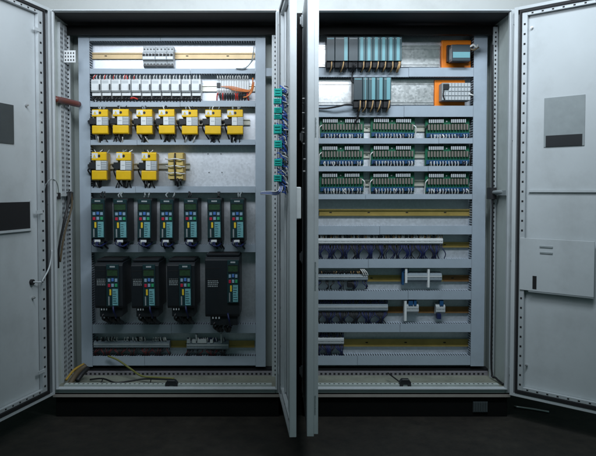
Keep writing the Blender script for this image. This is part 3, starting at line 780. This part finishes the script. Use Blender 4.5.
def field_wires(root, kind):
    """each device gets its own wiring, laid out differently"""
    o = Vector(root.location); rg = random.Random(int(abs(o.x)*9973+o.z*7919)); b = MB()
    def w(p, r, m): b.tube([(o.x+x, y, o.z+z) for x, y, z in p], r, m, n=6, sub=4)
    if kind == 'relay':
        hw, h, yf = 0.042, 0.138, 0.245
        for k in range(rg.randint(3,5)):
            x = rg.uniform(-0.7,0.7)*hw; m = rg.choice([0,0,1,2])
            w([(x,yf+.05,h-.006),(x+rg.uniform(-.01,.01),yf+.035,h+.012),(x+rg.uniform(-.02,.02),yf+.06,h+.036)],rg.uniform(.0022,.0034),m)
        for k in range(rg.randint(3,5)):
            x = rg.uniform(-0.75,0.75)*hw; d = rg.uniform(-.03,.02); m = rg.choice([0,0,0,1])
            w([(x,yf+.04,.006),(x+d*.3,yf+.025,-.016),(x+d,yf+.05,-.045)],rg.uniform(.0026,.0042),m)
        w([(-hw*1.15,yf+.012,h*.5),(-hw*1.35-rg.uniform(0,.012),yf+.02,h*rg.uniform(.3,.42)),(-hw*1.2,yf+.05,h*.1),(-hw*rg.uniform(.4,1.1),yf+.07,-.04)],.0042,0)
    elif kind == 'drive':
        yf = 0.20
        for k in range(rg.randint(2,4)):
            x = rg.uniform(-.02,.034); d = rg.uniform(-.012,.02)
            w([(x,yf+rg.uniform(.03,.09),.010),(x+d*.5,yf+.03,-.014),(x+d,yf+.09,-.040)],rg.uniform(.003,.006),rg.choice([0,0,3]))
        w([(-.02,yf-.004,.02),(-.028,yf-.012,-.004),(-.016+rg.uniform(-.01,.02),yf+.01,-.022),(rg.uniform(-.01,.02),yf+.08,-.036)],.0026,3)
        for k in range(2):
            x = rg.uniform(-.02,.03); w([(x,yf+.05,.252),(x+rg.uniform(-.01,.01),yf+.05,.268),(x+rg.uniform(-.015,.015),yf+.10,.285)],.004,rg.choice([0,2]))
    elif kind == 'board':
        yf = 0.31
        for k in range(rg.randint(5,9)):
            x = rg.uniform(-.11,.11); m = rg.choice([1,1,2,3,0])
            w([(x,yf,.020),(x+rg.uniform(-.008,.008),yf-.010,.004),(x+rg.uniform(-.02,.02),yf+.012,-.018)],.0024,m)
        x = rg.choice([-.122,.122]); w([(x*.9,yf+.01,.075),(x*1.05,yf-.006,.06),(x*1.07,yf+.005,.03),(x*1.02+rg.uniform(-.01,.01),yf+.02,-.02)],.0034,rg.choice([0,1,1]))
    b.build('field_wires', ['wblk','wwht','grey','wblue'], root)
# ------------------------------------------------------------------ terminal strips
def term_strip(pxa,pxb,py0,py1,label,group=None,pitch=0.0062,mk='term',yf=0.300,top_w=None,bot_w=None,seed=1,top_len=0.018,bot_len=0.03,tags=None,mk2='wwht'):
    rg=random.Random(seed)
    x0,x1,z0,z1=R(pxa,py0,pxb,py1,yf); h=z1-z0
    t=thing('terminal_strip',((x0+x1)/2,YP,z0),label,'terminal strip',group)
    n=max(3,int((x1-x0)/pitch)); p=(x1-x0)/n; b=MB()
    for k in range(n):
        a=x0+k*p; j=rg.uniform(-0.0006,0.0006)
        b.prism([(0.343,z0-h*0.25),(0.318,z0-h*0.2),(yf+j,z0+h*0.15),(yf+j,z0+h*0.85),(0.318,z1+h*0.2),(0.343,z1+h*0.25)],a+0.0004,a+p-0.0004,'x')
    b.build('terminal_row',mk,t)
    b=MB(); b.box(x0+0.001,x1-0.001,yf-0.0022,yf-0.0008,z0+h*0.56,z0+h*0.80); b.build('marker_row','pale' if mk!='white' else 'white',t)
    if top_w:
        b=MB()
        for k in range(n):
            if rg.random()>top_w[1]: continue
            xc=x0+(k+0.5)*p; m=rg.randrange(len(top_w[0]))
            b.tube([(xc,0.318,z1+h*0.1),(xc+rg.uniform(-.002,.002),0.304,z1+top_len*0.45),(xc+rg.uniform(-.005,.005),0.312,z1+top_len)],0.0026,m,n=5,sub=2)
        b.build('upper_wires',top_w[0],t)
    if bot_w:
        b=MB()
        for k in range(n):
            if rg.random()>bot_w[1]: continue
            xc=x0+(k+0.5)*p; m=rg.randrange(len(bot_w[0])); g=round((xc-x0)/0.075)*0.075+x0
            xm=xc*0.35+g*0.65+rg.uniform(-.006,.006)
            b.tube([(xc,0.318,z0-h*0.1),(xc+rg.uniform(-.002,.002),0.302,z0-bot_len*0.3),(xm,0.298,z0-bot_len*0.65),(xc*0.6+g*0.4+rg.uniform(-.012,.012),0.310,z0-bot_len)],0.0028,m,n=5,sub=3)
        b.build('lower_wires',bot_w[0],t)
    if tags:
        for (pa,pb,pc,pd,mm) in tags:
            r=R(pa,pc,pb,pd,yf); MB().rbox(r,yf-0.004,yf+0.03).build('end_bracket',mm,t,bevel=0.001)
    return t
GT='terminal strips on the lower rails'
term_strip(93.5,169.5,342.3,348,'long terminal strip with white ferrules at the bottom left of the left cabinet',GT,seed=2,top_w=(['wwht','wwht','wblk'],0.55),bot_w=(['wblk','wblk','wdred'],0.85),bot_len=0.045,top_len=0.03)
term_strip(186.5,228.5,342.8,349.5,'shorter terminal strip with white marker tags at the bottom right of the left cabinet',GT,seed=3,top_w=(['wwht','wblue'],0.6),bot_w=(['wdred','wblk','wblk'],0.7),bot_len=0.04,top_len=0.028,
    tags=[(186.8,190,339,343,'white'),(192,196,339.5,343,'white'),(197.5,206.5,339.2,343,'white'),(210,213,339.5,343,'white'),(195.5,197,334.5,341,'pale'),(220.5,222,333.5,343,'pale')])
b=MB(); b.tube([P(108,356,0.27),P(118,360,0.25),P(131,369,0.20),P(142,376,0.14),P(158,377.5,0.12),P(174,378.5,0.10)],0.0055,0)
tag(b.build('earth_cable','wyg'),'yellow-green cable trailing down onto the floor of the left cabinet','cable')
b=MB(); b.tube([P(90,379.5,0.16),P(103,378.5,0.14),P(115,382.5,0.08),P(130,381,0.10),P(142,379,0.12),P(152,378.8,0.11),P(172,379.5,0.09)],0.005); b.tube([P(103,378.5,0.14),P(101,383,0.09)],0.003); b.tube([P(115,382.0,0.085),P(116,385.5,0.06)],0.003); b.tube([P(151,379,0.11),P(150,385,0.06)],0.003)
tag(b.build('black_cable','wblk'),'thin black cable lying along the floor of the left cabinet','cable')
# brown flexible conduit in the lower left corner
b=MB(); b.tube([P(86,366,0.20),P(80,370,0.17),P(74,377,0.11),P(69.5,385,0.07)],0.015,0,n=10); b.tube([P(88,368,0.18),P(82,374,0.13),P(77,381,0.09)],0.013,1,n=10); b.tube([P(84,364,0.22),P(74,370,0.16),P(66,380,0.09)],0.007,2,n=8)
tag(b.build('cable_bundle',['brown','wblk','ochre']),'brown and black thick cables in the lower left corner of the left cabinet','cable')

TW=(['wwht','wblk','wblue','wblk'],0.8)
term_strip(318,443,238.6,244,'full white terminal strip with blue wire bunches, longest strip in the right cabinet',GT,mk='white',seed=4,top_w=(['wwht','wwht','wtan','wblk','wblk'],0.9),bot_w=(['wblue','wblue','wblk'],0.95),bot_len=0.085,top_len=0.022)
term_strip(316,368,274.5,280.5,'terminal strip below the longest strip, ending in white slanted wires',GT,seed=5,top_w=(['wblk','wtan','wblk','wblk'],0.9),bot_w=(['wblue','wblk'],0.35),bot_len=0.05,top_len=0.02)
term_strip(404.8,442,274.2,281,'pale blue-grey terminal strip held between two end brackets',GT,seed=6,tags=[(405,407.3,268,283,'white'),(427.5,429.6,268.5,287.5,'white')],bot_w=None)
term_strip(316,388,304.8,311.2,'terminal strip with a dense dark blue wire mass below, third rail from the bottom',GT,seed=7,top_w=(['wblue','wblue','wblk'],1.0),bot_w=(['wblk','wblue','wblk'],1.0),bot_len=0.07,top_len=0.034)
term_strip(405.5,418.8,305,312.5,'small white terminal group with a tall left bracket and blue plugs',GT,seed=8,mk='pale',tags=[(404.2,406.6,300.5,321,'white'),(413.8,416.5,299.5,305.5,'blue'),(408.5,413,300.5,305.5,'blue')])
term_strip(436,445.3,305.5,313,'smallest white terminal group, right of the group with blue plugs',GT,seed=9,mk='pale',tags=[(439.8,443.4,300,305.8,'blue'),(437,441,313.5,319,'wblue')])
term_strip(316,344,338.3,344.3,'short terminal strip at the left end of the lowest rail',GT,seed=10,mk='pale',top_w=(['wblue','wblk'],1.0),bot_w=(['wblk','wblue'],1.0),bot_len=0.07,top_len=0.03)
b=MB()
for px,a in ((361,2),(363,3),(365,4)):
    b.tube([P(px+3,275.5,0.295),P(px+1.5,272,0.29),P(px-a*0.5,268.6,0.30)],0.003)
tag(b.build('white_wires','wwht'),'three white wires slanting up from the end of a terminal strip','wire')
r=R(347.5,282.3,354.5,287.5,0.30); o=MB().rbox(r,0.30,0.33).build('relay_plug','black',bevel=0.002); tag(o,'small black plug hanging below the second terminal strip of the right cabinet','plug')
r=R(402.0,268,404.0,285,0.31); o=MB().rbox(r,0.31,0.344).rbox(R(403.2,268,408.5,272,0.308),0.306,0.309).build('end_stop','blue',bevel=0.001); tag(o,'dark blue end stop left of the pale blue-grey terminal strip','end stop')
r=R(314.8,210.5,319.2,215,0.33); o=MB().rbox(r,0.325,0.35).build('end_stop','black',bevel=0.001); tag(o,'small black end stop at the left end of the empty rail','end stop')

# ------------------------------------------------------------------ PLC racks
def plc(pxa,pxb,py0,py1,pyl,mods,label):
    """mods: list of (px0,px1,material, strip px0,px1 or None)"""
    yf=0.225
    x0,x1,z0,z1=R(pxa,py0,pxb,py1,yf); zl=RZ(pyl,yf+0.01)
    t=thing('controller_rack',((x0+x1)/2,YP,zl),label,'controller','dark modular controllers on the wide rails')
    for i,(a,e,mk,sa,se) in enumerate(mods):
        xa,xb=RX(a,(py0+py1)/2,yf)+0.0006,RX(e,(py0+py1)/2,yf)-0.0006
        md=MB().box(xa,xb,yf,0.338,z0,z1).box(xa+0.001,xb-0.001,yf+0.012,0.334,zl,z0-0.0003,1).build('module',[mk,'gasket'],t,bevel=0.0015)
        if sa:
            MB().box(RX(sa,50,yf),min(RX(se,50,yf),xb-0.0004),yf-0.0012,yf+0.001,z0+0.002,z1-0.002).build('label_strip','plcs',md)
        MB().box(xa+0.004,xb-0.004,yf-0.0008,yf+0.001,z1-0.012,z1-0.007).build('lettering','plcs' if i==0 else 'grey',md)
        b=MB()
        nw=2 if (e-a)<9 else 3
        for k in range(nw):
            xc=xb-(xb-xa)*0.18-k*(xb-xa)*0.15
            b.tube([(xc,yf+0.014,z0-0.001),(xc-0.002,yf+0.003,z0-0.012),(xc-0.006+rnd.uniform(-.004,.004),yf+0.006,zl-0.002),(xc-0.012+rnd.uniform(-.004,.004),yf+0.04,zl-0.02)],0.0036,rnd.choice([0,0,1]))
        b.build('wire_loom',['wtan','wblk'],md)
    return t
m1=[(326.5,334.8,'plc',None,None),(335,348.4,'plc',344.2,347.6),(348.6,359,'plc',None,None)]
m1=[(326.5,334.8,'plc',None,None),(335,348.4,'plc',344.2,347.6),(348.6,358.2,'plc',None,None)]
e=358.4
for k in range(6):
    w=7.25; m1.append((e,e+w,'plc2' if k%2==0 else 'plc2',e+1.9,e+4.9)); e+=w+0.02
pl1=plc(326.5,401.9,37,61,67.6,m1,'long dark controller rack with pale teal strips, top left of the right cabinet')
m2=[(353.7,362.5,'plc',None,None),(362.7,368.2,'plc2',365.0,365.9),(368.4,376,'plc2',372.0,375.2),(376.2,383.4,'plc2',379.6,382.6),(383.6,391.4,'plc2',387.0,390.4)]
plc(353.7,391.4,77.4,100,107.6,m2,'shorter dark controller rack on the second wide rail, below the long rack')
b=MB(); b.tube([P(354,105,0.25),P(347,104.5,0.245),P(338,106.5,0.25),P(326,108.5,0.27),P(315,108.5,0.275)],0.005); 
b.tube([P(354,84,0.25),P(351.5,80.5,0.25),P(352.3,76,0.26),P(352.6,72,0.275)],0.004); b.tube([P(357,107,0.25),P(358.3,113,0.262),P(357,119,0.27),P(354.5,124,0.28)],0.006)
tag(b.build('black_cable','wblk'),'black cables leaving the left end of the shorter controller rack','cable')

# ------------------------------------------------------------------ orange units
yb=0.33; r=R(441.6,40,471,69,yb)
t=thing('orange_module',((r[0]+r[1])/2,YP,r[2]),'orange module carrying a tilted dark connector with a blue stripe, upper right corner','module','orange modules at the right end of the wide rails')
MB().rbox(r,yb,YP-0.001).build('base_plate','orange',t,bevel=0.003,seg=2)
b=MB(); rr=R(445,44,471,61.5,0.24); rr2=R(446,42.5,472,66,yb)
MB().rbox(R(447,45.5,469.5,62,0.31),0.30,yb-0.0005).build('socket','black',t)
x0,x1,z0,z1=R(452.3,44,470.6,61,0.225); 
b=MB(); b.prism([(0.225,z0),(0.225,z1-0.004),(0.24,z1),(0.299,z1-0.004),(0.299,z0+0.002)],x0,x1,'x'); dv=b.build('connector_body','plc',t,bevel=0.002)
MB().rbox(R(453,52,470,57.8,0.2240),0.2238,0.226).build('blue_stripe','plcs',dv)
b=MB(); 
for k in range(3): b.box(x0-0.0012,x0+0.001,0.245+k*0.016,0.252+k*0.016,z0+0.014,z1-0.02)
b.build('side_ribs','grey',dv)
b=MB(); b.tube([P(470,47,0.23),P(473.5,45,0.225),P(476,47.5,0.235),P(478,45,0.25)],0.006,0); b.tube([P(470.5,49,0.23),P(474,50,0.225),P(478.5,47.5,0.25)],0.005,1)
b.build('cable_tail',['wwht','brown'],t)
r=R(434.6,80,465,107,yb)
t=thing('orange_module',((r[0]+r[1])/2,YP,r[2]),'orange module with a ribbed grey multi-pin connector on it, below the other orange module','module','orange modules at the right end of the wide rails')
MB().rbox(r,yb,YP-0.001).build('base_plate','orange',t,bevel=0.003,seg=2)
x0,x1,z0,z1=R(442,82.8,470.5,100.5,0.26)
cb=MB().box(x0,x1,0.262,yb-0.0005,z0,z1).build('connector_body','grey',t,bevel=0.002)
b=MB(); nx,nz=9,4
for i in range(nx):
    for j in range(nz):
        if i<2 and j>1: continue
        w=(x1-x0)/nx; h=(z1-z0)/nz
        b.box(x0+w*i+0.0015,x0+w*(i+1)-0.0015,0.256,0.2622,z0+h*j+0.002,z0+h*(j+1)-0.002)
b.build('pin_block','pale',cb,bevel=0.0008)
MB().rbox(R(443.3,84,449.5,89.5,0.256),0.256,0.2622).build('dark_plug','black',cb,bevel=0.001)
b=MB(); b.tube([P(443.8,90,0.255),P(443.3,95,0.252),P(444.5,100,0.256)],0.004,0); b.tube([P(470,91,0.26),P(472.5,93,0.255),P(471.5,98,0.26)],0.005,0); b.tube([P(469,94,0.255),P(473.5,95.5,0.25)],0.004,1)
b.build('wires',['wblk','wwht'],t)

# ------------------------------------------------------------------ relay boards
def relay_board():
    yb=0.325; x0,x1,z0,z1=R(320.2,118.2,363.6,138,yb); h=z1-z0; w=x1-x0
    t=thing('relay_board',((x0+x1)/2,YP,z0),'x','relay board','green relay boards in three rows')
    MB().box(x0,x1,yb,yb+0.002,z0,z1).box(x0-0.002,x1+0.002,yb+0.0025,YP-0.012,z0-0.001,z1+0.001,1).build('circuit_board',['pcb','pcb'],t)
    for a,e in ((0.05,0.40),(0.56,0.91)):
        b=MB(); n=8; p=w*(e-a)/n
        b.box(x0+w*a,x0+w*e,yb-0.010,yb-0.0005,z0+h*0.80,z0+h*0.96,1)
        for k in range(n): b.box(x0+w*a+p*k+p*0.2,x0+w*a+p*(k+1)-p*0.2,yb-0.020,yb-0.0105,z0+h*0.76,z0+h*0.93)
        for k in range(n):
            xc=x0+w*a+p*(k+0.5); b.tube([(xc,yb-0.008,z1-h*0.05),(xc,yb-0.012,z1+h*0.06),(xc+rnd.uniform(-.004,.004),yb-0.01,z1+h*0.18)],0.0022,1,n=5,sub=2)
        b.build('input_connector',['pale','wblk'],t)
    n=14; p=w*0.95/n
    for k in range(n):
        a=x0+w*0.03+p*k
        MB().box(a+p*0.16,a+p*0.78,yb-0.017,yb-0.0005,z0+h*0.40,z0+h*0.69).build('relay','relay',t,bevel=0.0008)
    b=MB()
    b.box(x0+w*0.01,x1-w*0.01,yb-0.011,yb-0.0005,z0+h*0.04,z0+h*0.25)
    for k in range(n):
        a=x0+w*0.03+p*k
        b.box(a+p*0.15,a+p*0.85,yb-0.0165,yb-0.0115,z0+h*0.06,z0+h*0.24,0)
    b.build('output_terminal','blue',t)
    b=MB()
    for k in range(n*2):
        xc=x0+w*0.03+p*(k+0.5)/2; m=0 if k%2 else 1
        if rnd.random()<0.15: continue
        b.tube([(xc,yb-0.014,z0+h*0.19),(xc+rnd.uniform(-.002,.002),yb-0.022,z0+h*0.06),(xc+rnd.uniform(-.005,.005),yb-0.012,z0-h*0.12)],0.0024,m,n=5,sub=2)
    b.build('output_wires',['wblk','wwht'],t)
    b=MB(); b.cyl((x0+w*0.48,yb-0.004,z0+h*0.84),0.004,0.004,'y',n=10); b.build('indicator','white',t)
    return t
rb=relay_board(); COLP=[320.2,371.0,426.0]; ROWP=[118.2,145.2,172.6]
cn=['left','middle','right']; rn=['top','middle','bottom']
for j in range(3):
    for i in range(3):
        d=RX(COLP[i],128,0.325)-RX(COLP[0],128,0.325); dz=RZ(ROWP[j],0.325)-RZ(ROWP[0],0.325)
        if i==0 and j==0: rb['label']='green relay board at the left end of the top board row'; continue
        lab={(1,0):'green relay board in the middle of the top board row',(2,0):'green relay board at the right end of the top board row',
             (0,1):'green relay board at the left end of the middle board row',(1,1):'green relay board at the centre of the nine boards',(2,1):'green relay board at the right end of the middle board row',
             (0,2):'green relay board at the left end of the bottom board row',(1,2):'green relay board in the middle of the bottom board row, above the empty rail',(2,2):'green relay board at the right end of the bottom board row'}[(i,j)]
        copy_tree(rb,(d,0,dz),lab)

for o in list(COL.objects):
    if o.parent is None and o.type == 'EMPTY':
        n = o.name.split('.')[0]
        if n == 'safety_relay' and 'crossing wires, right' not in o['label']: field_wires(o, 'relay')
        elif n == 'motor_drive' and o.get('group','').startswith('small'): field_wires(o, 'drive')
        elif n == 'relay_board': field_wires(o, 'board')
# ------------------------------------------------------------------ teal connector harness on the frame between the doors
yh=-0.26; x0,x1,z0,z1=R(277,82,286,193,yh)
t=thing('wiring_harness',((x0+x1)/2,yh,z0),'upright harness of teal connectors with blue and white wires on the frame between the cabinets','wiring harness')
MB().box(RX(281.5,140,yh+.004),RX(285.5,140,yh+.004),yh+0.002,yh+0.008,z0,z1).build('backing_strip','perf',t)
for a,e in ((88.5,96.5),(98.5,103.8),(107.5,113.2),(114.5,119),(124.5,134),(140.5,148),(159,166.3),(175,181.8)):
    xa,xb,za,zb=R(273.6+rnd.uniform(0,.6),a,281.8+rnd.uniform(-.3,.3),e,yh-0.034)
    b=MB().box(xa,xb,yh-0.034,yh+0.001,za,zb); n=3
    for k in range(n): b.box(xa+0.004,xb-0.008,yh-0.038,yh-0.0338,za+(zb-za)*(k+0.15)/n,za+(zb-za)*(k+0.75)/n)
    b.box(xb,xb+0.010,yh-0.009,yh+0.001,za+0.004,zb-0.004)
    b.build('connector','teal',t,bevel=0.0015)
rg=random.Random(5)
for mk,nw,rr in (('hblue',40,0.0028),('wwht',20,0.0024),('wblk',18,0.0024)):
    b=MB()
    for k in range(nw):
        py=84+ (k+rg.random())*106/nw; px=rg.uniform(276,281) if mk=='hblue' else rg.uniform(280.5,284)
        b.tube([P(px,py,yh-0.010),P(px+rg.uniform(1,5),py+rg.uniform(-1,3),yh-0.024),P(px+rg.uniform(4,8),py+rg.uniform(2,6),yh-0.020),P(min(px+rg.uniform(5,9),287),py+rg.uniform(5,11),yh-0.004)],rr,0,n=5,sub=3)
    b.build('wires',mk,t)
b=MB()
for k in range(7):
    b.tube([P(279+k*0.5,182,yh-0.01),P(279.5+k*.5,188,yh-0.02),P(277+k*.3,191.5+k*.45,yh-0.022),P(270,191.5+k*.5,-0.18),P(264,191.8+k*.4,-0.06),P(261,192.5+k*.3,0.02)],0.0034,0 if k%3 else 1)
b.build('wire_bundle',['hblue','wwht'],t)
b=MB(); b.tube([P(284,193,yh-.01),P(285.5,189,yh-.015),P(286.8,193,yh-.01),P(286,197,yh-.004)],0.004); b.build('wire_end','wwht',t)

# ------------------------------------------------------------------ loose pieces at the bottom and top
def lock_clamp(px0,px1,py0,py1,y,label):
    x0,x1,z0,z1=R(px0,py0,px1,py1,y); h=z1-z0;w=x1-x0
    b=MB().prism([(x0,z0),(x0+w*.25,z0),(x0+w*.33,z0+h*.35),(x0+w*.67,z0+h*.35),(x0+w*.75,z0),(x1,z0),(x1,z0+h*.6),(x1-w*.2,z1),(x0+w*.2,z1),(x0,z0+h*.6)],y,y+0.03)
    tag(b.build('door_catch','black',bevel=0.002),label,'catch','black catches on the cabinet sills')
lock_clamp(165,177.5,380.5,388.3,0.025,'black door catch on the bottom sill of the left cabinet')
lock_clamp(399.8,411.3,379.5,387,0.025,'black door catch on the bottom sill of the right cabinet')
b=MB(); b.tube([P(388,373,0.16),P(392,376,0.11),P(400,382,0.05)],0.004)
tag(b.build('black_cable','wblk'),'short black cable by the catch on the sill of the right cabinet','cable')
b=MB(); x0,x1,z0,z1=R(473,401.5,487.5,412,0.008)
b.box(x0,x1,0.006,0.0115,z0,z1); n=6
for k in range(n): b.box(x0+(x1-x0)*(k+.12)/n,x0+(x1-x0)*(k+.8)/n,0.002,0.006,z0+0.004,z1-0.004)
b.build('vent_grille','recess',cabR)

def PF(px, py, z=0.006):
    r = ray(px, py); t = (z-CAMH)/r.z; return Vector((r.x*t, -DIST+r.y*t, z))
b=MB(); b.tube([PF(514,406.5),PF(532,409),PF(549,412)],0.006,n=8)
tag(b.build('metal_rod','steel'),'thin metal rod lying on the floor under the right-hand door','rod')
# ------------------------------------------------------------------ light
def area(name, loc, target, sx, sy, power, col):
    l=bpy.data.lights.new(name,'AREA'); l.shape='RECTANGLE'; l.size=sx; l.size_y=sy; l.energy=power; l.color=col
    o=bpy.data.objects.new(name,l); COL.objects.link(o); o.location=loc
    d=Vector(target)-Vector(loc); o.rotation_euler=d.to_track_quat('-Z','Y').to_euler(); return o
area('ceiling_tube_lamp',(-0.36,-1.05,2.38),(-0.3,0.36,1.80),1.9,0.36,20,(0.84,0.92,1.0)).data.spread=math.radians(140)
area('right_door_fill',(0.85,-1.25,2.85),(1.0,0.2,1.6),0.9,0.2,20,(0.82,0.92,1.0)).data.spread=math.radians(140)  # fill light added to brighten the right-hand door
w=bpy.data.worlds.new('World'); S.world=w; w.use_nodes=True
bg=w.node_tree.nodes['Background']; bg.inputs['Color'].default_value=(0.50,0.95,0.92,1); bg.inputs['Strength'].default_value=0.10

# ------------------------------------------------------------------ camera
cd=bpy.data.cameras.new('camera'); cam=bpy.data.objects.new('camera',cd); COL.objects.link(cam)
cd.sensor_width=36; cd.lens=36*F/596; cd.clip_end=200
cam.location=(0,-DIST,CAMH); cam.rotation_euler=(math.radians(90)-TILT,0,0)
cd.shift_x=(298-PCX)/596; cd.shift_y=-(228-PCY)/596
S.camera=cam
S.render.engine='CYCLES'; S.render.resolution_x=1024; S.render.resolution_y=783
S.view_settings.view_transform='Standard'; S.view_settings.look='None'; S.view_settings.exposure=0; S.view_settings.gamma=1
